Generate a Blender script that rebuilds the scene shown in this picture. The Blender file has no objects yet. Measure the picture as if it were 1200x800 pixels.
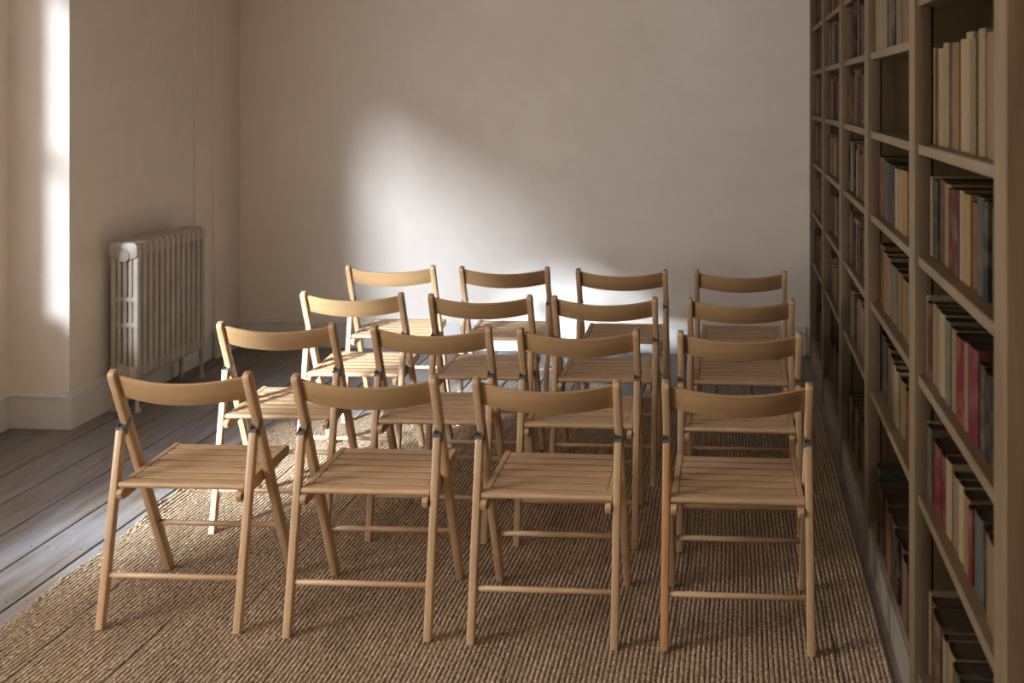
import bpy, bmesh, math, random
import numpy as np
from mathutils import Vector, Matrix
random.seed(7)
scene = bpy.context.scene
COL = scene.collection
PI = math.pi

# ------------------------------------------------------------------ camera
F, H, TAN = 1300.0, 1.632, 1300.0/17000.0
cd = bpy.data.cameras.new('camera'); cam = bpy.data.objects.new('camera', cd); COL.objects.link(cam)
cd.sensor_fit = 'HORIZONTAL'; cd.sensor_width = 36.0; cd.lens = F/1200.0*36.0
cd.shift_x = (600.0-(863.0-F*TAN))/1200.0
cd.shift_y = (110.0-400.0)/1200.0
cd.clip_start = 0.05
cam.location = (0, 0, H); cam.rotation_euler = (PI/2, 0, math.atan(TAN))
cd.dof.use_dof = True; cd.dof.focus_distance = 3.9; cd.dof.aperture_fstop = 4.0
scene.camera = cam

# ------------------------------------------------------------------ light
world = bpy.data.worlds.new('sky'); scene.world = world; world.use_nodes = True
bg = world.node_tree.nodes['Background']
bg.inputs['Color'].default_value = (0.93, 0.925, 1.0, 1); bg.inputs['Strength'].default_value = 19.0
SUN_DIR = Vector((1.0, 2.0, -0.76))
sd = bpy.data.lights.new('sun', 'SUN'); sun = bpy.data.objects.new('sun', sd); COL.objects.link(sun)
sd.energy = 40.0; sd.color = (0.73, 0.83, 1.0); sd.angle = math.radians(11)
sun.rotation_euler = SUN_DIR.to_track_quat('-Z', 'Y').to_euler(); sun.location = (-8, -8, 4)
WINS = [(2.35, 4.78), (0.85, 2.15)]          # window openings along the left wall (y from, y to)
WZ0, WZ1 = 0.68, 2.42
SILL = {2.35: 0.68, 0.85: 0.86}; HEAD = {2.35: 2.42, 0.85: 2.06}      # the nearer window is the smaller one
for (a, b) in WINS:                           # sky portals in the window openings
    ld = bpy.data.lights.new('sky_portal', 'AREA'); ld.shape = 'RECTANGLE'; ld.size = WZ1-WZ0; ld.size_y = b-a
    lo = bpy.data.objects.new('sky_portal', ld); COL.objects.link(lo)
    ld.cycles.is_portal = True
    ld.size = HEAD[a]-SILL[a]; lo.location = (-3.72, (a+b)/2, (SILL[a]+HEAD[a])/2); lo.rotation_euler = (0, -PI/2, 0)
vs = scene.view_settings
vs.view_transform = 'Standard'; vs.look = 'None'; vs.gamma = 1.0; vs.use_curve_mapping = False
vs.exposure = 1.24

# ------------------------------------------------------------------ materials
def newmat(name):
    m = bpy.data.materials.new(name); m.use_nodes = True
    return m, m.node_tree, m.node_tree.nodes, m.node_tree.nodes['Principled BSDF']
def ramp(nt, src, stops):
    r = nt.nodes.new('ShaderNodeValToRGB'); e = r.color_ramp.elements
    while len(e) < len(stops): e.new(0.5)
    for i, (p, c) in enumerate(stops):
        e[i].position = p; e[i].color = (*c, 1) if len(c) == 3 else c
    nt.links.new(src, r.inputs[0]); return r
def noise(nt, vec, scale, detail=4, rough=0.55, stretch=None):
    n = nt.nodes.new('ShaderNodeTexNoise'); n.inputs['Scale'].default_value = scale
    n.inputs['Detail'].default_value = detail; n.inputs['Roughness'].default_value = rough
    if stretch:
        mp = nt.nodes.new('ShaderNodeMapping'); mp.inputs['Scale'].default_value = stretch
        nt.links.new(vec, mp.inputs['Vector']); vec = mp.outputs[0]
    nt.links.new(vec, n.inputs['Vector']); return n
def mixc(nt, fac, a, b, mode='MIX'):
    x = nt.nodes.new('ShaderNodeMix'); x.data_type = 'RGBA'; x.blend_type = mode
    for s, v in ((x.inputs[0], fac), (x.inputs[6], a), (x.inputs[7], b)):
        if hasattr(v, 'is_linked') or hasattr(v, 'links'): nt.links.new(v, s)
        elif isinstance(v, (int, float)): s.default_value = v
        else: s.default_value = (*v, 1)
    return x.outputs[2]
def bump(nt, h, bsdf, strength=0.2, dist=0.002):
    b = nt.nodes.new('ShaderNodeBump'); b.inputs['Strength'].default_value = strength
    b.inputs['Distance'].default_value = dist
    nt.links.new(h, b.inputs['Height']); nt.links.new(b.outputs[0], bsdf.inputs['Normal'])
def vrand(nt, lo, hi, col):
    """per-object value variation"""
    oi = nt.nodes.new('ShaderNodeObjectInfo'); mr = nt.nodes.new('ShaderNodeMapRange')
    mr.inputs[3].default_value = lo; mr.inputs[4].default_value = hi
    nt.links.new(oi.outputs['Random'], mr.inputs[0])
    hs = nt.nodes.new('ShaderNodeHueSaturation'); nt.links.new(mr.outputs[0], hs.inputs['Value'])
    nt.links.new(col, hs.inputs['Color']); return hs.outputs[0], oi

def wood_uv(name, dark, mid, light, rough=0.45, lo=0.9, hi=1.08, grain=(260, 7.0, 1)):
    m, nt, N, b = newmat(name)
    uv = N.new('ShaderNodeTexCoord'); oi = N.new('ShaderNodeObjectInfo')
    add = N.new('ShaderNodeVectorMath'); add.operation = 'ADD'
    cx = N.new('ShaderNodeCombineXYZ'); mul = N.new('ShaderNodeMath'); mul.operation = 'MULTIPLY'; mul.inputs[1].default_value = 17
    nt.links.new(oi.outputs['Random'], mul.inputs[0])
    for i in (0, 1, 2): nt.links.new(mul.outputs[0], cx.inputs[i])
    nt.links.new(uv.outputs['UV'], add.inputs[0]); nt.links.new(cx.outputs[0], add.inputs[1])
    n1 = noise(nt, add.outputs[0], 1.0, 5, 0.6, grain)
    n2 = noise(nt, add.outputs[0], 1.0, 3, 0.5, (grain[0]/7, grain[1]*1.2, 1))
    r = ramp(nt, n1.outputs[0], [(0.3, dark), (0.5, mid), (0.72, light)])
    r2 = ramp(nt, n2.outputs[0], [(0.35, (0.94, 0.93, 0.92)), (0.65, (1.03, 1.03, 1.03))])
    c = mixc(nt, 1.0, r.outputs[0], r2.outputs[0], 'MULTIPLY')
    c2, _ = vrand(nt, lo, hi, c)
    nt.links.new(c2, b.inputs['Base Color']); b.inputs['Roughness'].default_value = rough
    bump(nt, n1.outputs[0], b, 0.06, 0.0004)
    return m
M = {}
M['beech'] = wood_uv('beech', (0.425, 0.258, 0.129), (0.488, 0.303, 0.158), (0.532, 0.338, 0.184), 0.42)
M['beech_orange'] = wood_uv('beech_orange', (0.40, 0.18, 0.06), (0.50, 0.24, 0.09), (0.56, 0.30, 0.12), 0.42)
M['ply'] = wood_uv('bent_ply', (0.315, 0.181, 0.077), (0.353, 0.208, 0.092), (0.39, 0.235, 0.108), 0.38, 0.94, 1.05, (40, 2, 1))
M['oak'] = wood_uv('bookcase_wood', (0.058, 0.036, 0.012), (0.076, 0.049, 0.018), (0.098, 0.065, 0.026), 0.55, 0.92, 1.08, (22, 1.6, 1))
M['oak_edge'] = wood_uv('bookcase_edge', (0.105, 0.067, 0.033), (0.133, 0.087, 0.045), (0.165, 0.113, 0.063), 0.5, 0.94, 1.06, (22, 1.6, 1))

M['pale_wood'] = wood_uv('worn_plinth_wood', (0.17, 0.135, 0.095), (0.22, 0.18, 0.132), (0.28, 0.235, 0.18), 0.6, 0.92, 1.08, (22, 1.6, 1))
def metal(name, col, rough):
    m, nt, N, b = newmat(name)
    tc = N.new('ShaderNodeTexCoord'); n = noise(nt, tc.outputs['Object'], 90)
    r = ramp(nt, n.outputs[0], [(0.3, tuple(c*0.7 for c in col)), (0.7, col)])
    nt.links.new(r.outputs[0], b.inputs['Base Color']); b.inputs['Metallic'].default_value = 0.9
    b.inputs['Roughness'].default_value = rough; return m
M['zinc'] = metal('zinc_bracket', (0.25, 0.26, 0.24), 0.45)

def plaster():
    m, nt, N, b = newmat('plaster')
    g = N.new('ShaderNodeNewGeometry')
    n1 = noise(nt, g.outputs['Position'], 1.1, 5, 0.6); n2 = noise(nt, g.outputs['Position'], 9, 5, 0.6)
    r = ramp(nt, n1.outputs[0], [(0.3, (0.79, 0.692, 0.580)), (0.7, (0.86, 0.772, 0.665))])
    r2 = ramp(nt, n2.outputs[0], [(0.3, (0.965, 0.96, 0.955)), (0.65, (1, 1, 1))])
    c = mixc(nt, 1.0, r.outputs[0], r2.outputs[0], 'MULTIPLY')
    nt.links.new(c, b.inputs['Base Color']); b.inputs['Roughness'].default_value = 0.75
    n3 = noise(nt, g.outputs['Position'], 3.2, 6, 0.62)
    bump(nt, n3.outputs[0], b, 0.35, 0.012); return m
M['plaster'] = plaster()
def paint(name, col, dirt=0.85, rough=0.5):
    m, nt, N, b = newmat(name)
    g = N.new('ShaderNodeNewGeometry'); n = noise(nt, g.outputs['Position'], 7, 6, 0.65)
    r = ramp(nt, n.outputs[0], [(0.33, tuple(c*dirt for c in col)), (0.6, col)])
    nt.links.new(r.outputs[0], b.inputs['Base Color']); b.inputs['Roughness'].default_value = rough
    bump(nt, n.outputs[0], b, 0.15, 0.002); return m
M['trim'] = paint('trim_paint', (0.70, 0.655, 0.59), 0.9)
M['radiator'] = paint('radiator_paint', (0.46, 0.395, 0.31), 0.78, 0.42)
M['ceiling'] = paint('tan_distemper', (0.74, 0.64, 0.52), 0.9)
M['sash'] = paint('sash_paint', (0.72, 0.70, 0.66), 0.92)

def boards():
    m, nt, N, b = newmat('old_floorboards')
    g = N.new('ShaderNodeNewGeometry'); oi = N.new('ShaderNodeObjectInfo')
    cx = N.new('ShaderNodeCombineXYZ'); mul = N.new('ShaderNodeMath'); mul.operation = 'MULTIPLY'; mul.inputs[1].default_value = 31
    nt.links.new(oi.outputs['Random'], mul.inputs[0]); nt.links.new(mul.outputs[0], cx.inputs[1]); nt.links.new(mul.outputs[0], cx.inputs[2])
    add = N.new('ShaderNodeVectorMath'); nt.links.new(g.outputs['Position'], add.inputs[0]); nt.links.new(cx.outputs[0], add.inputs[1])
    v = add.outputs[0]
    n1 = noise(nt, v, 1, 7, 0.65, (42, 1.9, 1)); n2 = noise(nt, v, 1, 5, 0.6, (7, 2.2, 1)); n3 = noise(nt, v, 1, 6, 0.7, (22, 7, 1))
    r = ramp(nt, n1.outputs[0], [(0.30, (0.075, 0.052, 0.037)), (0.47, (0.150, 0.113, 0.085)), (0.68, (0.24, 0.195, 0.158))])
    r2 = ramp(nt, n2.outputs[0], [(0.40, (0, 0, 0)), (0.58, (1, 1, 1))])
    c = mixc(nt, r2.outputs[0], r.outputs[0], mixc(nt, 0.6, r.outputs[0], (0.20, 0.195, 0.205)))
    r3 = ramp(nt, n3.outputs[0], [(0.62, (0, 0, 0)), (0.72, (1, 1, 1))])       # worn pale scuffs
    sc = N.new('ShaderNodeMath'); sc.operation = 'MULTIPLY'; sc.inputs[1].default_value = 0.55; nt.links.new(r3.outputs[0], sc.inputs[0])
    c = mixc(nt, sc.outputs[0], c, (0.40, 0.365, 0.33))
    # fine splits along the grain
    n4 = noise(nt, v, 1, 3, 0.5, (55, 0.8, 1)); r4 = ramp(nt, n4.outputs[0], [(0.24, (0.35, 0.33, 0.32)), (0.31, (1, 1, 1))])
    c = mixc(nt, 1.0, c, r4.outputs[0], 'MULTIPLY')
    c2, _ = vrand(nt, 0.86, 1.12, c)
    nt.links.new(c2, b.inputs['Base Color'])
    rr = ramp(nt, n2.outputs[0], [(0.3, (0.42,)*3), (0.7, (0.62,)*3)]); nt.links.new(rr.outputs[0], b.inputs['Roughness'])
    bump(nt, n1.outputs[0], b, 0.35, 0.002); return m
M['boards'] = boards()
def flat(name, col, rough=0.8):
    m, nt, N, b = newmat(name)
    g = N.new('ShaderNodeNewGeometry'); n = noise(nt, g.outputs['Position'], 20)
    r = ramp(nt, n.outputs[0], [(0.3, tuple(c*0.8 for c in col)), (0.7, col)])
    nt.links.new(r.outputs[0], b.inputs['Base Color']); b.inputs['Roughness'].default_value = rough; return m
M['void'] = flat('underfloor_dark', (0.03, 0.024, 0.02))
M['nail'] = flat('iron_nail', (0.03, 0.028, 0.026), 0.5)

def jute():
    m, nt, N, b = newmat('jute')
    uv = N.new('ShaderNodeTexCoord')
    # uv: x = rope number, y = metres along the rope
    n1 = noise(nt, uv.outputs['UV'], 1, 3, 0.7, (2.3, 62, 1)); n2 = noise(nt, uv.outputs['UV'], 1, 5, 0.6, (0.10, 1.6, 1))
    n3 = noise(nt, uv.outputs['UV'], 1, 2, 0.5, (0.9, 6, 1))
    r = ramp(nt, n1.outputs[0], [(0.30, (0.115, 0.075, 0.045)), (0.5, (0.335, 0.240, 0.155)), (0.70, (0.72, 0.575, 0.41))])
    r2 = ramp(nt, n2.outputs[0], [(0.35, (0.84, 0.82, 0.80)), (0.65, (1.08, 1.07, 1.05))])
    r3 = ramp(nt, n3.outputs[0], [(0.3, (0.84, 0.82, 0.80)), (0.6, (1.05, 1.05, 1.05))])
    c = mixc(nt, 1.0, r.outputs[0], r2.outputs[0], 'MULTIPLY'); c = mixc(nt, 1.0, c, r3.outputs[0], 'MULTIPLY')
    nt.links.new(c, b.inputs['Base Color']); b.inputs['Roughness'].default_value = 0.9
    bump(nt, n1.outputs[0], b, 0.8, 0.004); return m
M['jute'] = jute()

def cloth(name, col, wear=(0.13, 0.085, 0.042), amt=0.6):
    m, nt, N, b = newmat(name)
    tc = N.new('ShaderNodeTexCoord'); oi = N.new('ShaderNodeObjectInfo')
    cx = N.new('ShaderNodeCombineXYZ'); mul = N.new('ShaderNodeMath'); mul.operation = 'MULTIPLY'; mul.inputs[1].default_value = 23
    nt.links.new(oi.outputs['Random'], mul.inputs[0]); nt.links.new(mul.outputs[0], cx.inputs[0])
    add = N.new('ShaderNodeVectorMath'); nt.links.new(tc.outputs['Object'], add.inputs[0]); nt.links.new(cx.outputs[0], add.inputs[1])
    n = noise(nt, add.outputs[0], 18, 6, 0.7); n2 = noise(nt, add.outputs[0], 160, 2)
    r = ramp(nt, n.outputs[0], [(0.46, (0, 0, 0)), (0.70, (amt,)*3)])
    r2 = ramp(nt, n2.outputs[0], [(0.3, tuple(c*0.85 for c in col)), (0.7, tuple(min(1, c*1.1) for c in col))])
    c = mixc(nt, r.outputs[0], r2.outputs[0], wear); c2, _ = vrand(nt, 0.8, 1.12, c)
    nt.links.new(c2, b.inputs['Base Color']); b.inputs['Roughness'].default_value = 0.7
    bump(nt, n2.outputs[0], b, 0.2, 0.0005); return m
BOOK = {  # word: colour
    'cream': (0.52, 0.43, 0.30), 'tan': (0.36, 0.25, 0.145), 'ochre': (0.46, 0.31, 0.14), 'brown': (0.155, 0.09, 0.05),
    'rust brown': (0.27, 0.115, 0.05), 'maroon': (0.13, 0.03, 0.035), 'dark red': (0.22, 0.012, 0.02), 'crimson': (0.22, 0.015, 0.03),
    'faded pink': (0.36, 0.20, 0.16), 'grey blue': (0.135, 0.145, 0.15), 'dark grey': (0.075, 0.075, 0.075), 'navy': (0.032, 0.034, 0.045),
    'grey green': (0.20, 0.21, 0.16), 'teal': (0.05, 0.10, 0.11), 'pale grey': (0.42, 0.39, 0.34), 'black': (0.02, 0.016, 0.015), 'beige': (0.37, 0.30, 0.215)}
BM = {k: cloth('cover_'+k.replace(' ', '_'), tuple(c*0.29*w_ for c, w_ in zip(v, (1.12, 0.93, 0.66)))) for k, v in BOOK.items()}
M['paper'] = flat('old_paper', (0.045, 0.030, 0.018), 0.95)

def glass(name, tint):
    m = bpy.data.materials.new(name); m.use_nodes = True; nt = m.node_tree; nt.nodes.clear()
    o = nt.nodes.new('ShaderNodeOutputMaterial'); t = nt.nodes.new('ShaderNodeBsdfTransparent'); g = nt.nodes.new('ShaderNodeBsdfGlossy')
    g.inputs['Roughness'].default_value = 0.02; t.inputs['Color'].default_value = tint
    x = nt.nodes.new('ShaderNodeMixShader'); x.inputs[0].default_value = 0.05
    nt.links.new(t.outputs[0], x.inputs[1]); nt.links.new(g.outputs[0], x.inputs[2]); nt.links.new(x.outputs[0], o.inputs[0]); return m
M['glass_clear'] = glass('window_glass', (0.95, 0.97, 0.96, 1)); M['glass_dimmed'] = glass('dimmed_window_glass', (0.235, 0.235, 0.235, 1))  # grey tint added to weaken the sun through the unseen farther window

for _m, _v in [(M['jute'], 0.08), (M['paper'], 0.05), (M['oak'], 0.2), (M['oak_edge'], 0.22), (M['pale_wood'], 0.2)]+[(q, 0.16) for q in BM.values()]:
    _m.node_tree.nodes['Principled BSDF'].inputs['Specular IOR Level'].default_value = _v

# ------------------------------------------------------------------ mesh helpers
class MB:
    """collects vertices and faces (with uv) of ONE mesh"""
    def __init__(s): s.v = []; s.f = []; s.uv = []
    def add(s, verts, faces, uvs):
        o = len(s.v); s.v += [tuple(p) for p in verts]
        s.f += [tuple(i+o for i in f) for f in faces]; s.uv += uvs
        return s
    def box(s, a, b, long=None):
        (x0, y0, z0), (x1, y1, z1) = a, b
        P = [(x0,y0,z0),(x1,y0,z0),(x1,y1,z0),(x0,y1,z0),(x0,y0,z1),(x1,y0,z1),(x1,y1,z1),(x0,y1,z1)]
        Fs = [(0,3,2,1),(4,5,6,7),(0,1,5,4),(1,2,6,5),(2,3,7,6),(3,0,4,7)]
        d = (abs(x1-x0), abs(y1-y0), abs(z1-z0)); L = d.index(max(d)) if long is None else long
        uvs = []
        for f in Fs:
            pts = [P[i] for i in f]; ax = [i for i in range(3) if max(p[i] for p in pts)-min(p[i] for p in pts) > 1e-9]
            if L in ax: ax = [i for i in ax if i != L]+[L]
            ax = (ax+[0, 1])[:2] if len(ax) < 2 else ax
            uvs.append([(p[ax[0]], p[ax[1]]) for p in pts])
        return s.add(P, Fs, uvs)
    def sweep(s, path, prof, caps=True, scales=None, flat0=None):
        """path: list of (point, xaxis, yaxis); prof: closed list of 2D points"""
        n = len(prof); V = []; acc = [0.0]
        for i, (p, ax, ay) in enumerate(path):
            k = scales[i] if scales else 1.0
            if i: acc.append(acc[-1]+(Vector(p)-Vector(path[i-1][0])).length)
            for (a, b) in prof: V.append(Vector(p)+Vector(ax)*a*k+Vector(ay)*b*k)
        if flat0 is not None:
            d = (Vector(path[1][0])-Vector(path[0][0])).normalized()
            for i in range(n): V[i] = V[i]+d*((flat0-V[i].z)/d.z)
        per = [0.0]
        for i in range(n): per.append(per[-1]+(Vector(prof[(i+1) % n])-Vector(prof[i])).length)
        Fs = []; U = []
        for i in range(len(path)-1):
            for j in range(n):
                k = (j+1) % n
                Fs.append((i*n+j, i*n+k, (i+1)*n+k, (i+1)*n+j))
                U.append([(per[j], acc[i]), (per[j+1], acc[i]), (per[j+1], acc[i+1]), (per[j], acc[i+1])])
        if caps:
            Fs.append(tuple(reversed(range(n)))); U.append([prof[j] for j in reversed(range(n))])
            e = (len(path)-1)*n; Fs.append(tuple(e+j for j in range(n))); U.append([prof[j] for j in range(n)])
        return s.add(V, Fs, U)
    def plate(s, poly, x0, x1, ch=0.002):
        """polygon in (y,z) extruded along x, chamfered"""
        c = Vector((sum(p[0] for p in poly)/len(poly), sum(p[1] for p in poly)/len(poly)))
        def ins(p):
            q = Vector(p)-c; l = q.length; return tuple(c+q*(1-ch/l))
        rings = [(x0, [ins(p) for p in poly]), (x0+ch, poly), (x1-ch, poly), (x1, [ins(p) for p in poly])]
        n = len(poly); V = []; Fs = []; U = []
        for x, pl in rings: V += [(x, p[0], p[1]) for p in pl]
        for i in range(3):
            for j in range(n):
                k = (j+1) % n; f = (i*n+j, i*n+k, (i+1)*n+k, (i+1)*n+j); Fs.append(f)
                U.append([(V[q][0]+V[q][2], V[q][1]) for q in f])
        for f in (tuple(reversed(range(n))), tuple(3*n+j for j in range(n))):
            Fs.append(f); U.append([(V[q][2], V[q][1]) for q in f])
        return s.add(V, Fs, U)
    def mesh(s, name, mat, smooth=None):
        me = bpy.data.meshes.new(name); me.from_pydata(s.v, [], s.f)
        ul = me.uv_layers.new(name='UVMap'); flat_uv = [c for f in s.uv for p in f for c in p]
        ul.data.foreach_set('uv', flat_uv)
        bm = bmesh.new(); bm.from_mesh(me); bmesh.ops.recalc_face_normals(bm, faces=bm.faces); bm.to_mesh(me); bm.free()
        if smooth is not None:
            me.shade_smooth(); me.set_sharp_from_angle(angle=math.radians(smooth))
        me.materials.append(mat); return me
    def build(s, name, mat, parent=None, smooth=None):
        return link(name, s.mesh(name, mat, smooth), parent)
def link(name, me, parent=None, loc=None):
    o = bpy.data.objects.new(name, me); COL.objects.link(o)
    if parent: o.parent = parent
    if loc: o.location = loc
    return o
def tag(o, label=None, cat=None, group=None, kind=None):
    if label: o['label'] = label
    if cat: o['category'] = cat
    if group: o['group'] = group
    if kind: o['kind'] = kind
    return o
def empty(name, loc=(0, 0, 0), rz=0):
    o = bpy.data.objects.new(name, None); COL.objects.link(o); o.location = loc; o.rotation_euler = (0, 0, rz); return o
def rrect(w, h, r=0.004, n=2):
    P = []
    for cx, cy, a0 in ((w/2-r, h/2-r, 0), (-w/2+r, h/2-r, 90), (-w/2+r, -h/2+r, 180), (w/2-r, -h/2+r, 270)):
        for i in range(n+1):
            a = math.radians(a0+90*i/n); P.append((cx+r*math.cos(a), cy+r*math.sin(a)))
    return P
def circ(rx, ry, n=12): return [(rx*math.cos(2*PI*i/n), ry*math.sin(2*PI*i/n)) for i in range(n)]
def tube_x(mb, x0, x1, y, z, r, n=12):
    X = ((0, 1, 0), (0, 0, 1))
    mb.sweep([((x0, y, z), *X), ((x0+0.001, y, z), *X), ((x1-0.001, y, z), *X), ((x1, y, z), *X)], circ(r, r, n), scales=[0.9, 1, 1, 0.9])
def smooth01(t): t = max(0, min(1, t)); return t*t*(3-2*t)

# ------------------------------------------------------------------ the setting
XL, XR, YB, YN, ZC = -3.245, 0.85, 6.98, -3.2, 3.0
REC, Y_REV = -3.555, 5.18
# floor: dark void under loose boards, every board its own part
fl = MB().box((-3.75, YN-0.1, -0.06), (XR, YB+0.1, -0.022)).build('floor', M['void']); tag(fl, kind='structure')
edges = [-3.74, -3.53, -3.325, -3.125, -2.917, -2.714, -2.51, -2.31]
while edges[-1] < XR-0.05: edges.append(min(XR, edges[-1]+random.uniform(0.195, 0.212)))
nails = MB()
for i in range(len(edges)-1):
    a, b = edges[i]+0.0032, edges[i+1]-0.0032
    y = YN+random.uniform(-2.2, -0.2)
    while y < YB:
        L = random.uniform(2.6, 3.8); y0, y1 = max(y, YN), min(y+L, YB)
        y += L
        if y1-y0 < 0.05: continue
        dz = random.uniform(-0.0015, 0.0); t = MB()
        path = []
        for k in range(7):
            yy = y0+0.0015+(y1-y0-0.003)*k/6
            w = random.uniform(-0.0012, 0.0012)
            path.append((((a+b)/2+w, yy, -0.0105+dz), (1, 0, 0), (0, 0, 1)))
        t.sweep(path, rrect(b-a, 0.021, 0.0025, 1)); t.build('floorboard', M['boards'], fl)
    for yj in np.arange(YN+0.3, YB, 0.42):
        for xx in (a+0.03, b-0.03):
            x_, y_ = xx+random.uniform(-.004, .004), yj+random.uniform(-.01, .01)
            nails.sweep([((x_, y_, -0.004), (1, 0, 0), (0, 1, 0)), ((x_, y_, 0.0004), (1, 0, 0), (0, 1, 0))], circ(0.0035, 0.0035, 6))
tag(nails.build('floor_nails', M['nail'], fl), kind='stuff')

tag(MB().box((-3.75, YN-0.1, ZC), (XR+0.1, YB+0.1, ZC+0.1)).build('ceiling', M['ceiling']), kind='structure')
tag(MB().box((-3.75, YB, -0.02), (XR+0.1, YB+0.12, ZC)).build('wall_back', M['plaster']), kind='structure')
tag(MB().box((XR, YN, -0.02), (XR+0.12, YB, ZC)).build('wall_right', M['plaster']), kind='structure')
tag(MB().box((-3.75, YN-0.12, -0.02), (XR+0.1, YN, ZC)).build('wall_near', M['ceiling']), kind='structure')
wl = MB()
wl.box((-3.75, Y_REV, -0.02), (XL, YB, ZC))                  # pier carrying the radiator
wl.box((XL, 6.42, 0), (XL+0.012, 6.64, ZC)); wl.box((XL, 6.64, 0), (XL+0.03, YB, ZC))     # shallow pilaster in the corner
wl.box((-3.70, YN, -0.02), (REC, Y_REV, WZ0))                # under the windows
wl.box((-3.70, YN, WZ1), (REC, Y_REV, ZC))                   # over the windows
ys = [YN]+[q for w in sorted(WINS) for q in w]+[Y_REV]
for a, b in zip(ys[0::2], ys[1::2]): wl.box((-3.70, a, WZ0), (REC, b, WZ1))
wl.box((-3.70, 0.85, WZ0), (REC, 2.15, SILL[0.85])); wl.box((-3.70, 0.85, HEAD[0.85]), (REC, 2.15, WZ1))
wl.box((REC, YN, -0.02), (XL, -0.6, ZC))
tag(wl.build('wall_left', M['plaster']), kind='structure')

def skirting(name, p0, p1, nrm):
    """moulded skirting from p0 to p1; nrm points into the room"""
    d = Vector((p1[0]-p0[0], p1[1]-p0[1], 0)); n = Vector((nrm[0], nrm[1], 0))
    prof = [(0, 0.0), (0.020, 0.0), (0.020, 0.146), (0.0185, 0.150), (0.0235, 0.153), (0.0235, 0.160), (0.018, 0.166), (0.012, 0.170), (0.010, 0.180), (0.007, 0.184), (0, 0.184)]
    mb = MB(); mb.sweep([((*p0, 0), n, (0, 0, 1)), ((*p1, 0), n, (0, 0, 1))], prof)
    return tag(mb.build(name, M['trim']), kind='structure')
skirting('baseboard_back', (XL+0.03, YB), (0.43, YB), (0, -1))
skirting('baseboard_left', (XL, Y_REV-0.020), (XL, 6.64), (1, 0))
skirting('trim_1', (XL+0.03, 6.62), (XL+0.03, YB), (1, 0))
skirting('trim_2', (REC, Y_REV), (XL+0.0, Y_REV), (0, -1))
skirting('baseboard_recess', (REC, -0.6), (REC, Y_REV), (1, 0))

for n, (a, b) in enumerate(WINS):                            # sash windows beyond the left edge of the frame
    x = -3.66
    r = empty('window_%d' % (n+1), (x, (a+b)/2, SILL[a])); tag(r, kind='structure')
    hw, hh = (b-a)/2, HEAD[a]-SILL[a]
    fr = MB()
    fr.box((-.02, -hw, 0), (.03, -hw+.045, hh)); fr.box((-.02, hw-.045, 0), (.03, hw, hh)); fr.box((-.02, -hw+.045, 0), (.03, hw-.045, .05)); fr.box((-.02, -hw+.045, hh-.045), (.03, hw-.045, hh))
    fr.build('window_frame', M['sash'], r)
    MB().box((-.015, -hw+.045, hh/2-.02), (.025, hw-.045, hh/2+.02)).build('meeting_rail', M['sash'], r)
    MB().box((-.01, -.012, .05), (.02, .012, hh-.045)).build('glazing_bar', M['sash'], r)
    MB().box((.03, -hw, -.02), (.16, hw, .012)).build('window_sill', M['sash'], r)
    for s0, s1 in ((-hw+.045, -.012), (.012, hw-.045)):
        MB().box((.003, s0, .05), (.006, s1, hh/2-.02)).build('pane', M['glass_dimmed' if n == 0 else 'glass_clear'], r)
        MB().box((.003, s0, hh/2+.02), (.006, s1, hh-.045)).build('pane', M['glass_dimmed' if n == 0 else 'glass_clear'], r)

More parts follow.
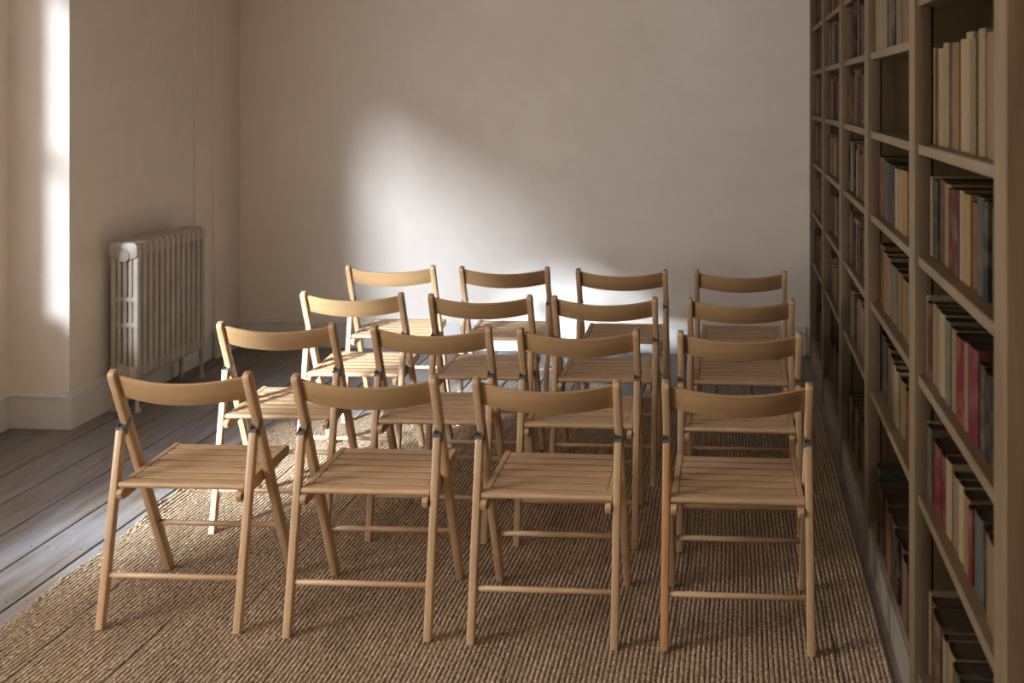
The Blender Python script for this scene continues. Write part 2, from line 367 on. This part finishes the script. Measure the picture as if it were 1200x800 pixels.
# ------------------------------------------------------------------ rug: ropes of jute, one woven piece
def make_rug():
    pitch = 0.0148; x0, x1, yn = -2.275, 0.446, 1.3
    R = np.random.RandomState(3)
    nr = int((x1-x0)/pitch)
    cps = [(-2.30, 5.30), (-1.877, 5.523), (-1.2, 5.74), (-0.583, 5.90), (0.44, 6.02)]
    seams = [(-2.02, 2.2, 3.75), (-1.72, 2.6, 3.55), (-1.55, 3.3, 4.5), (-0.62, 2.0, 3.5), (-1.32, 2.0, 3.2), (-0.2, 3.0, 4.6), (0.28, 2.5, 4.2), (-1.95, 4.2, 5.2), (-0.9, 4.2, 5.6)]
    V = []; Fc = []; UV = []; o = 0
    prof = [(-0.5, 0.0), (-0.40, 0.62), (-0.13, 1.0), (0.13, 1.0), (0.40, 0.62), (0.5, 0.0)]
    ph = R.rand(nr)*7
    for i in range(nr):
        xc = x0+(i+0.5)*pitch
        yf = np.interp(xc, [c[0] for c in cps], [c[1] for c in cps])+R.uniform(-0.012, 0.012)
        n = int((yf-yn)/0.0175); y = np.linspace(yn, yf, n)
        edge = np.exp(-(i)/2.5)
        wv = min(1.0, 0.15+(x1-xc)/1.2)
        xw = xc+wv*(0.006*np.sin(y*2.1+xc*3)+0.004*np.sin(y*5.3+xc*1.7))+edge*0.016*np.sin(y*3.7+1)+edge*0.012*np.sin(y*9+ph[0])+edge*0.004*R.randn(n)
        hgt = 0.0050*(0.80+0.30*np.abs(np.sin(y/0.030*PI+ph[i]))+0.16*R.randn(n))
        sd_ = np.zeros(n)
        for (sx, sa, sb) in seams:
            cx = sx+0.03*np.sin(y*2.3+sx*5)
            sd_ = np.maximum(sd_, np.exp(-((xc-cx)/0.0075)**2)*((y > sa) & (y < sb))*np.clip(np.minimum(y-sa, sb-y)*4, 0, 1))
        hgt = np.clip(hgt*(1-0.85*sd_), 0.0012, 0.0066)
        wid = pitch*(1.0+0.06*R.randn(n))*(1-0.35*sd_)
        P = np.zeros((n, 6, 3)); U = np.zeros((n, 6, 2))
        for k, (a, h) in enumerate(prof):
            P[:, k, 0] = xw+a*wid; P[:, k, 1] = y+(0.004*(a*2) if i % 2 else -0.004*(a*2)); P[:, k, 2] = 0.0008+hgt*h
            U[:, k, 0] = i+a; U[:, k, 1] = y
        V.append(P.reshape(-1, 3)); UV.append(U.reshape(-1, 2))
        a_ = (np.arange(n-1)[:, None]*6+np.arange(5)[None, :]).reshape(-1)+o
        Fc.append(np.stack([a_, a_+1, a_+7, a_+6], 1)); o += n*6
    V = np.concatenate(V); Fc = np.concatenate(Fc); UV = np.concatenate(UV)
    me = bpy.data.meshes.new('rug'); me.vertices.add(len(V)); me.vertices.foreach_set('co', V.astype(np.float32).ravel())
    me.loops.add(Fc.size); me.loops.foreach_set('vertex_index', Fc.astype(np.int32).ravel())
    me.polygons.add(len(Fc)); me.polygons.foreach_set('loop_start', (np.arange(len(Fc))*4).astype(np.int32))
    me.update(calc_edges=True); me.validate()
    ul = me.uv_layers.new(name='UVMap'); ul.data.foreach_set('uv', UV[Fc.ravel()].astype(np.float32).ravel())
    me.shade_smooth(); me.materials.append(M['jute'])
    o = link('rug', me); tag(o, 'large ribbed natural jute rug under the rows of folding chairs', 'rug'); return o
make_rug()

# ------------------------------------------------------------------ radiator
def make_radiator():
    X0, X1, Y0, NS, P = -3.200, -3.052, 5.445, 13, 0.0572
    root = empty('column_radiator', ((X0+X1)/2, Y0+NS*P/2, 0))
    tag(root, 'old cream cast-iron column radiator standing against the left wall', 'radiator')
    W = X1-X0; zt, zb = 0.872, 0.165
    def section(end):
        mb = MB(); hy = P/2-0.0015
        prof_t = rrect(W, 0.085, 0.026, 4); prof_b = rrect(W, 0.075, 0.018, 3)
        for prof, zc in ((prof_t, zt-0.0425), (prof_b, zb+0.0375)):
            Yn = [(-hy, .86), (-hy*.8, .95), (-hy*.4, 1.0), (hy*.4, 1.0), (hy*.8, .95), (hy, .86)]
            if end: Yn[0] = (-hy, .93); Yn[1] = (-hy*.9, .99)
            mb.sweep([((0, yy, zc), (1, 0, 0), (0, 0, 1)) for yy, _ in Yn], prof, scales=[k for _, k in Yn])
        for k in range(5):
            xc = -W/2+0.013+k*(W-0.026)/4; rx = (0.0140 if k in (0, 4) else 0.0105)+(0.001 if end else 0)
            mb.sweep([((xc, 0, zb+0.02), (1, 0, 0), (0, 1, 0)), ((xc, 0, zt-0.04), (1, 0, 0), (0, 1, 0))], rrect(rx*2, P*0.60 if k in (0, 4) else P*0.55, 0.009, 3), caps=False)
        for zc in (0.576, 0.446):
            mb.sweep([((-W/2+0.01, 0, zc), (0, 1, 0), (0, 0, 1)), ((W/2-0.01, 0, zc), (0, 1, 0), (0, 0, 1))], rrect(P*0.50, 0.030, 0.008, 2))
        return mb.mesh('radiator_section', M['radiator'], 50)
    me_end, me_mid = section(True), section(False)
    for i in range(NS):
        link('radiator_section', me_end if i == 0 else me_mid, root, (0, (i-(NS-1)/2)*P, 0))
    for zc in (0.806, 0.218):                                 # bosses on the near end
        mb = MB(); y = -NS*P/2
        for r0, ya, yb in ((0.035, 0.004, -0.004), (0.026, -0.004, -0.009), (0.015, -0.009, -0.0125)):
            mb.sweep([((0, y+ya, zc), (1, 0, 0), (0, 0, 1)), ((0, y+yb, zc), (1, 0, 0), (0, 0, 1))], circ(r0, r0, 20), scales=[1, .92])
        mb.build('end_boss', M['radiator'], root, 40)
    for yy in (-NS*P/2+P*.5, NS*P/2-P*.5):
        for sx in (-1, 1):
            mb = MB(); xc = sx*(W/2-0.014); st = [(0.19, .015), (0.13, .0135), (0.06, .0105), (0.03, .0105), (0.018, .014), (0.006, .016), (0.0, .015)]
            mb.sweep([((xc+sx*(0.004 if z < .03 else 0), yy, z), (1, 0, 0), (0, 1, 0)) for z, _ in st], circ(1, 1.0, 12), scales=[r for _, r in st])
            mb.build('foot', M['radiator'], root, 50)
make_radiator()

# ------------------------------------------------------------------ folding chairs
WC, D, HT, TY = 0.427, 0.430, 0.765, 0.064          # width between leg centres, foot spread, height, top offset
pd = Vector((0, TY-D, HT)).normalized()             # direction of the long post, upwards
pn = Vector((0, -pd.z, pd.y))                       # backwards and down
def post_y(z): return D+(TY-D)*z/HT
def seat_z(y): return 0.4145+(y-0.09)*0.032
def chair_meshes():
    K = {}
    # long post: front foot to top of the back
    mb = MB(); Lp = HT/pd.z; st = [(0, 1), (0.004, 1)]+[(Lp*k/6, 1) for k in range(1, 6)]+[(Lp-0.016, 1), (Lp-0.008, .93), (Lp-0.002, .72), (Lp, .45)]
    path = [(Vector((0, D, 0))+pd*s_, (1, 0, 0), -pn) for s_, _ in st]
    n = rrect(0.023, 0.036, 0.004, 2)
    V0 = MB(); V0.sweep(path, n, flat0=0.0)
    for i, (s_, k) in enumerate(st):                 # round the top only in side view
        if k < 1:
            for j in range(len(n)):
                q = path[i][0]+Vector((1, 0, 0))*n[j][0]*(1-(1-k)*.35)+(-pn)*n[j][1]*k; V0.v[i*len(n)+j] = tuple(q)
    K['post'] = V0.mesh('long_post', M['beech'], 40)
    # rear leg
    mb = MB(); a, b = Vector((0, 0, 0)), Vector((0, 0.119, 0.575)); d = (b-a).normalized(); nn = Vector((0, d.z, -d.y))
    Lr = (b-a).length; pr = rrect(0.023, 0.030, 0.004, 2); st = [0, 0.004, Lr*.3, Lr*.6, Lr-0.012, Lr-0.004, Lr]; sc = [1, 1, 1, 1, 1, .85, .6]
    mb.sweep([(a+d*s_, (1, 0, 0), nn) for s_ in st], pr, scales=sc, flat0=0.0)
    K['rear'] = mb.mesh('rear_leg', M['beech'], 40)
    mo = MB(); mo.sweep([(a+d*s_, (1, 0, 0), nn) for s_ in st], pr, scales=sc, flat0=0.0)
    K['rear_orange'] = mo.mesh('rear_leg', M['beech_orange'], 40)
    # seat side rail (with the notch that carries the rear slat)
    y0, y1, h = 0.058, 0.452, 0.034
    P = [(y0+0.006, seat_z(y0)-0.016), (y0+0.060, seat_z(y0+.06)-0.016), (y0+0.064, seat_z(y0+.064)+0.001), (y1-0.014, seat_z(y1)+0.001), (y1-0.003, seat_z(y1)-0.008),
         (y1, seat_z(y1)-0.018), (y1-0.006, seat_z(y1)-0.029), (y1-0.018, seat_z(y1)-h), (y0+0.022, seat_z(y0)-h-.014), (y0+0.008, seat_z(y0)-h-.012), (y0-0.001, seat_z(y0)-h-.003), (y0-0.003, seat_z(y0)-0.026)]
    K['rail'] = MB().plate(P, -0.009, 0.009, 0.002).mesh('seat_rail', M['beech'], 35)
    # slats
    mb = MB(); mb.sweep([((x, 0, 0), (0, 1, 0), (0, 0, 1)) for x in (-0.1772, -0.06, 0.06, 0.1772)], [(-0.0208, 0.0045), (-0.0196, 0.0058), (0.0196, 0.0058), (0.0208, 0.0045), (0.0145, -0.0070), (-0.0145, -0.0070)]); K['slat'] = mb.mesh('seat_slat', M['beech'], 40)
    mb = MB(); mb.sweep([((x, 0, 0), (0, 1, 0), (0, 0, 1)) for x in (-0.2000, -0.1990, -0.06, 0.06, 0.1990, 0.2000)], rrect(0.046, 0.018, 0.0085, 4), scales=[.9, 1, 1, 1, 1, .9]); K['rear_slat'] = mb.mesh('seat_slat', M['beech'], 40)
    # bent back rail
    mb = MB(); path = []; hw = WC/2-0.0108; sc_ = Vector((0, TY, HT))-pd*0.057; B = 0.041
    for k in range(25):
        x = -hw+2*hw*k/24; u = x/hw; off = B*(1-u*u); t = Vector((1, 0, 0))+pn*(-2*B*u/hw); t.normalize()
        nrm = pd.cross(t).normalized(); path.append((Vector((x, 0, 0))+sc_+pn*(off-0.004), nrm, pd))
    mb.sweep(path, rrect(0.011, 0.080, 0.003, 2)); K['back'] = mb.mesh('back_rail', M['ply'], 40)
    mb = MB(); tube_x(mb, -WC/2+0.0105, WC/2-0.0105, 0, 0, 0.0088, 12); K['dowel'] = mb.mesh('stretcher', M['beech'], 50)
    # hinge bracket: cap over the leg top and two cheek plates on the post
    mb = MB(); c = Vector((0, 0.121, 0.572))
    mb.box((-0.0122, 0.1035, 0.5665), (0.0122, 0.1365, 0.5775))
    for s_ in (-1, 1):
        p = [(c.y+dy, c.z+dz) for dy, dz in ((-0.004, -0.022), (0.010, -0.022), (0.016, -0.004), (0.034, 0.010), (0.034, 0.026), (0.024, 0.030), (0.012, 0.018), (-0.006, 0.006))]
        mb.plate(p, s_*0.0122-0.0009, s_*0.0122+0.0009, 0.0003)
        for (yy, zz) in ((c.y+0.026, c.z+0.016), (c.y+0.004, c.z-0.012)):
            tube_x(mb, min(s_*0.0124, s_*0.0152), max(s_*0.0124, s_*0.0152), yy, zz, 0.0035, 8)
    K['bracket'] = mb.mesh('hinge_bracket', M['zinc'], 40)
    mb = MB(); zp = seat_z(post_y(.43))-.017; tube_x(mb, -0.014, 0.014, post_y(zp), zp, 0.0042, 8); K['pivot'] = mb.mesh('pivot_pin', M['zinc'], 40)
    return K
K = chair_meshes()
def make_chair(loc, rz, orange=False):
    t = empty('folding_chair', loc, rz)
    for s in (-1, 1):
        link('long_post', K['post'], t, (s*WC/2, 0, 0))
        link('rear_leg', K['rear_orange'] if (orange and s < 0) else K['rear'], t, (s*WC/2, 0, 0))
        if orange and s < 0: t.children[-1]['label'] = 'orange-toned rear leg'
        link('seat_rail', K['rail'], t, (s*0.189, 0, 0))
        link('hinge_bracket', K['bracket'], t, (s*WC/2, 0, 0))
        link('pivot_pin', K['pivot'], t, (s*(WC/2-0.003), 0, 0))
    for k in range(6):
        y = 0.1475+k*0.0525; o = link('seat_slat', K['slat'], t, (0, y, seat_z(y)-0.0055)); o.rotation_euler = (math.atan(.032), 0, 0)
    o = link('seat_slat', K['rear_slat'], t, (0, 0.095, seat_z(.095)-0.006)); o.rotation_euler = (math.atan(.032), 0, 0)
    link('back_rail', K['back'], t)
    link('stretcher', K['dowel'], t, (0, 0.0307, 0.148)); link('stretcher', K['dowel'], t, (0, post_y(0.192), 0.192))
    return t
CH = [  # x, y, degrees per chair, rows from the camera backwards, left to right
    [(-1.716, 3.243, 1.2), (-1.130, 3.239, 1.2), (-0.571, 3.237, 0.4), (0.003, 3.243, 0.2)],
    [(-1.722, 3.981, 1.9), (-1.124, 3.959, 1.5), (-0.576, 3.955, 1.2), (0.012, 3.944, 0.1)],
    [(-1.656, 4.617, 1.5), (-1.092, 4.605, 0.8), (-0.557, 4.597, 0.2), (0.018, 4.598, 0.0)],
    [(-1.723, 5.366, 2.4), (-1.146, 5.363, 1.6), (-0.560, 5.333, 0.5), (0.019, 5.328, -0.4)]]
ROWW = ['front row nearest the camera', 'second row from the camera', 'third row from the camera', 'back row against the far wall']
COLW = ['leftmost, at the window end', 'second from the left', 'second from the right', 'rightmost, beside the bookcase']
for r, row in enumerate(CH):
    for c, (x, y, a) in enumerate(row):
        ch = make_chair((x, y, 0.0076), math.radians(a), (r, c) == (0, 3))
        tag(ch, 'slatted beech folding chair, %s, %s' % (COLW[c], ROWW[r]), 'chair', 'slatted beech folding chairs in four rows')

# ------------------------------------------------------------------ bookcase
XF = 0.455                                    # front plane of the stiles
ST = [(1.915, 2.010), (2.890, 2.980), (3.905, 4.005), (4.880, 4.985), (5.895, 5.995), (6.885, 6.975)]
SH = [0.605, 0.912, 1.216, 1.503, 1.775, 2.035, 2.31]     # shelf tops
SH_NEAR = SH[:4]+[1.880, 2.15, 2.39]
BOT, TOP, XBK = 0.145, 2.62, 0.80
bc = empty('bookcase', (0.63, 4.45, 0)); tag(bc, 'tall built-in brown wooden bookcase full of old books along right wall', 'bookcase')
def bpart(mb, name, mat, smooth=None):
    o = mb.build(name, M[mat], bc, smooth); o.location = (-0.63, -4.45, 0); return o
for i, (a, b) in enumerate(ST):
    m_ = MB(); m_.sweep([(((XF+XF+0.045)/2, (a+b)/2, z), (1, 0, 0), (0, 1, 0)) for z in (0.0, 0.9, 1.8, TOP)], rrect(0.045, b-a, 0.003, 2)); bpart(m_, 'stile', 'oak_edge', 40)
    if i == 0: bpart(MB().box((XF+0.0455, a+0.002, 0), (XBK, b, TOP), 2), 'end_panel', 'oak')
    else: bpart(MB().box((XF+0.049, a+0.001, 0.0), (XBK, b-0.001, TOP), 2), 'divider', 'oak')
bpart(MB().box((XBK, ST[0][0], 0), (XBK+0.015, ST[-1][1], TOP), 2), 'back_panel', 'oak')
bpart(MB().box((XF, ST[0][0], TOP), (XBK+0.015, ST[-1][1], TOP+0.03)), 'top_board', 'oak')
BAYS = [(ST[i][1], ST[i+1][0]) for i in range(5)]
for bi, (a, b) in enumerate(BAYS):
    for z in (SH_NEAR if bi == 0 else SH):
        jz = z+random.uniform(-0.004, 0.004)*(bi > 1)
        m_ = MB(); m_.sweep([((XF+0.010+0.163, y, jz-0.0125), (1, 0, 0), (0, 0, 1)) for y in (a+0.0005, (a+b)/2, b-0.0005)], rrect(0.326, 0.025, 0.002, 1)); bpart(m_, 'shelf', 'oak_edge')
    bpart(MB().box((XF+0.012, a, BOT-0.022), (XBK, b, BOT)), 'bottom_board', 'oak_edge')
    n = 3
    for k in range(n):                        # plinth boards
        y0, y1 = a+(b-a)*k/n, a+(b-a)*(k+1)/n
        bpart(MB().box((XF+0.003+random.uniform(0, .002), y0+0.0012, 0), (XF+0.028, y1-0.0012, BOT-0.022)), 'plinth_board', 'pale_wood')

# ------------------------------------------------------------------ books
def book_mesh(T, Hh, Dp, mat):
    """spine faces -x; thickness along y; origin bottom centre of the spine"""
    c = 0.0028; mb = MB(); h = T/2
    sp = []
    for k in range(7):
        a = -1+2*k/6; sp.append((0.004*(a*a)-0.001, a*(h-0.0005)))
    pts = [(Dp, h), (Dp, h-c), (0.008, h-c)]+[(p[0]+c, p[1]*(1-c/h)) for p in reversed(sp)]+[(0.008, -h+c), (Dp, -h+c), (Dp, -h)]+[(0.006, -h)]+sp+[(0.006, h)]
    n = len(pts)
    V = [(p[0], p[1], 0) for p in pts]+[(p[0], p[1], Hh) for p in pts]
    Fs = [(j, (j+1) % n, n+(j+1) % n, n+j) for j in range(n)]+[tuple(range(n)), tuple(range(n, 2*n))]
    U = [[(V[q][1], V[q][2]) for q in f] for f in Fs]; mb.add(V, Fs, U)
    return mb.mesh('book', mat, 50)
def page_mb(mb, T, Hh, Dp, loc=(0, 0, 0)):
    x, y, z = loc; mb.box((x+0.0055, y-T/2+0.0029, z+0.003), (x+Dp-0.004, y+T/2-0.0029, z+Hh-0.0035), 2); return mb
def yfrom(px, X):                              # distance along the case seen at photograph column px
    th = math.atan(TAN); a = (px-(863.0-F*TAN))/F
    return X*(math.cos(th)+a*math.sin(th))/(a*math.cos(th)-math.sin(th))
LEV = {0: BOT}; LEV.update({i+1: z for i, z in enumerate(SH)})
LEVW = {0: 'bottom shelf', 1: 'second shelf up', 2: 'third shelf up', 3: 'fourth shelf up', 4: 'fifth shelf up', 5: 'sixth shelf up', 6: 'seventh shelf up'}
BAYW = ['nearest bay', 'second-nearest bay', 'middle bay', 'second-farthest bay', 'farthest bay']
ORD = ['first', 'second', 'third', 'fourth', 'fifth', 'sixth', 'seventh', 'eighth', 'ninth', 'tenth', 'eleventh', 'twelfth', 'thirteenth', 'fourteenth', 'fifteenth', 'sixteenth', 'seventeenth', 'eighteenth', 'nineteenth', 'twentieth']
def hw_(h): return 'tall ' if h > 0.228 else ('short ' if h < 0.168 else '')
# rows read from the photograph: (bay, level, spine x, first column, [(last column, colour, height), ...])
ROWS = [
 (0, 4, .498, 1089, [(1094,'tan',.245),(1098,'brown',.235),(1104,'cream',.240),(1110.5,'cream',.250),(1114,'brown',.22),(1122,'tan',.246),(1129,'cream',.25),(1137,'cream',.262),(1144,'beige',.245),(1152,'cream',.262),(1156,'brown',.24),(1170,'tan',.25)]),
 (0, 3, .500, 1088.5, [(1092,'cream',.205),(1097.5,'dark grey',.198),(1103.5,'brown',.203),(1110.5,'ochre',.200),(1116,'maroon',.192),(1124,'maroon',.198),(1129,'cream',.2),(1136,'ochre',.198),(1143,'rust brown',.185),(1152,'grey blue',.203),(1158,'navy',.2),(1172,'black',.19)]),
 (0, 2, .488, 1083, [(1087,'cream',.205),(1092,'maroon',.192),(1096,'tan',.2),(1100,'beige',.198),(1107,'cream',.198),(1113,'grey green',.195),(1119,'beige',.188),(1129,'dark red',.185),(1133,'beige',.188),(1145,'crimson',.195),(1150,'dark grey',.175),(1161,'black',.172),(1176,'dark red',.19)]),
 (0, 1, .488, 1083, [(1087,'pale grey',.190),(1092,'dark grey',.186),(1100,'crimson',.165),(1106,'dark red',.163),(1113,'cream',.176),(1120,'beige',.162),(1126,'cream',.168),(1134,'ochre',.165),(1138,'dark red',.158),(1148,'grey blue',.165),(1156,'navy',.160),(1174,'tan',.17)]),
 (0, 0, .490, 1085, [(1088,'cream',.215),(1093,'maroon',.205),(1102,'brown',.20),(1107,'pale grey',.19),(1116,'ochre',.198),(1122,'teal',.195),(1128,'tan',.19),(1136,'cream',.2),(1150,'brown',.185),(1166,'maroon',.19)]),
 (1, 5, .474, 1024, [(1029.5,'cream',.230),(1033,'pale grey',.225),(1036.5,'cream',.23),(1040,'grey blue',.225),(1043.5,'tan',.23),(1048,'dark grey',.22),(1053,'beige',.228),(1058,'grey green',.225),(1062,'faded pink',.23),(1066,'tan',.22)]),
 (1, 3, .492, 1029, [(1034.5,'rust brown',.200),(1038,'grey blue',.195),(1042,'grey blue',.192),(1049,'dark grey',.192),(1052,'cream',.185),(1055.5,'cream',.186),(1062,'ochre',.19),(1068,'tan',.18)]),
 (1, 2, .494, 1029.5, [(1036,'rust brown',.205),(1040,'tan',.195),(1043.5,'faded pink',.19),(1051,'grey green',.18),(1056,'tan',.178),(1060,'ochre',.17),(1065,'tan',.175),(1069,'brown',.17)]),
 (1, 1, .494, 1030, [(1035,'navy',.205),(1038,'dark grey',.2),(1042,'rust brown',.195),(1047,'grey blue',.185),(1050,'cream',.182),(1053,'cream',.175),(1059,'tan',.165),(1064,'brown',.16),(1069,'rust brown',.16)]),
 (1, 0, .470, 1025.5, [(1029,'teal',.235),(1031.5,'dark grey',.21),(1035,'brown',.205),(1039,'rust brown',.198),(1043,'tan',.195),(1048,'brown',.195),(1053,'black',.19),(1058,'maroon',.19),(1063,'faded pink',.185),(1068,'brown',.18)]),
]
MUTED = ['tan', 'tan', 'brown', 'brown', 'beige', 'rust brown', 'dark grey', 'grey blue', 'faded pink', 'ochre', 'pale grey', 'maroon', 'navy', 'cream', 'black']
DARK = ['brown', 'black', 'rust brown', 'dark grey', 'maroon', 'brown', 'navy', 'tan', 'faded pink']
filler = MB(); filler_pages = MB()
def shelf_row(bay, lev, X, books):
    """books: list of (y_far, y_near, colour, height)"""
    z = LEV[lev]+0.0006
    if lev and bay > 1: z += 0.004
    for i, (yf, yn_, colr, hh) in enumerate(books):
        T = max(0.012, yf-yn_-0.0012); dx = random.uniform(-0.004, 0.006); Dp = min(0.30, hh*0.72+random.uniform(-.01, .01))
        me = book_mesh(T, hh, Dp, BM[colr]); o = link('book', me, None, (X+dx, (yf+yn_)/2, z))
        lab = '%s%s book, %s from left on %s of %s' % (hw_(hh), colr, ORD[i], LEVW[lev], BAYW[bay])
        tag(o, lab, 'book', 'old books on the %s of the %s' % (LEVW[lev], BAYW[bay]))
        page_mb(MB(), T, hh, Dp).build('page_block', M['paper'], o)
def fill_rest(bay, lev, X, y):
    z = LEV[lev]+0.0006+(0.004 if lev and bay > 1 else 0); yend = BAYS[bay][0]+random.choice([0.01, 0.01, 0.12])
    while y-0.03 > yend:
        T = random.uniform(0.025, 0.045)
        if y-T < yend: break
        hh = random.uniform(.17, .21); Dp = hh*.72; y0 = y-T
        filler.box((X, y0+.0006, z), (X+Dp, y0+.0034, z+hh), 2); filler.box((X, y0+T-.0034, z), (X+Dp, y0+T-.0006, z+hh), 2); filler.box((X-.001, y0+.0034, z), (X+.003, y0+T-.0034, z+hh), 2)
        filler_pages.box((X+.004, y0+.0035, z+.003), (X+Dp-.004, y0+T-.0035, z+hh-.004), 2); y = y0
for bay, lev, X, c0, lst in ROWS:
    y = min(yfrom(c0, X), BAYS[bay][1]-0.002); out = []
    for c1, colr, hh in lst:
        y1 = yfrom(c1, X); out.append((y, y1, colr, hh)); y = y1
    shelf_row(bay, lev, X, out); fill_rest(bay, lev, X+.004, y)
ncount = 0
for bay, ymin in ((2, 4.38), (3, 5.50), (4, 6.60)):
    for lev in range(0, 7 if bay > 2 else 6):
        if bay == 3 and lev == 7: continue
        X = .490+random.uniform(-.01, .006); y = BAYS[bay][1]-(0.004 if lev != 0 else .002)
        pal = DARK if lev == 0 or random.random() < .3 else MUTED
        base = {0: .205, 1: .185, 2: .195, 3: .195, 4: .2, 5: .215, 6: .2}[lev]; out = []
        while y > ymin and len(out) < 19:
            T = random.uniform(.028, .058); hh = base+random.uniform(-.028, .022); out.append((y, y-T, random.choice(pal), hh)); y -= T
        shelf_row(bay, lev, X, out); fill_rest(bay, lev, X+.004, y); ncount += len(out)
fb = filler.build('remaining_books', BM['brown']); tag(fb, 'remaining brown books standing behind the uprights of the bookcase', 'book', kind='stuff')
fp = filler_pages.build('page_blocks', M['paper'], fb); fp['kind'] = 'stuff'
print('books', ncount+sum(len(r[4]) for r in ROWS))
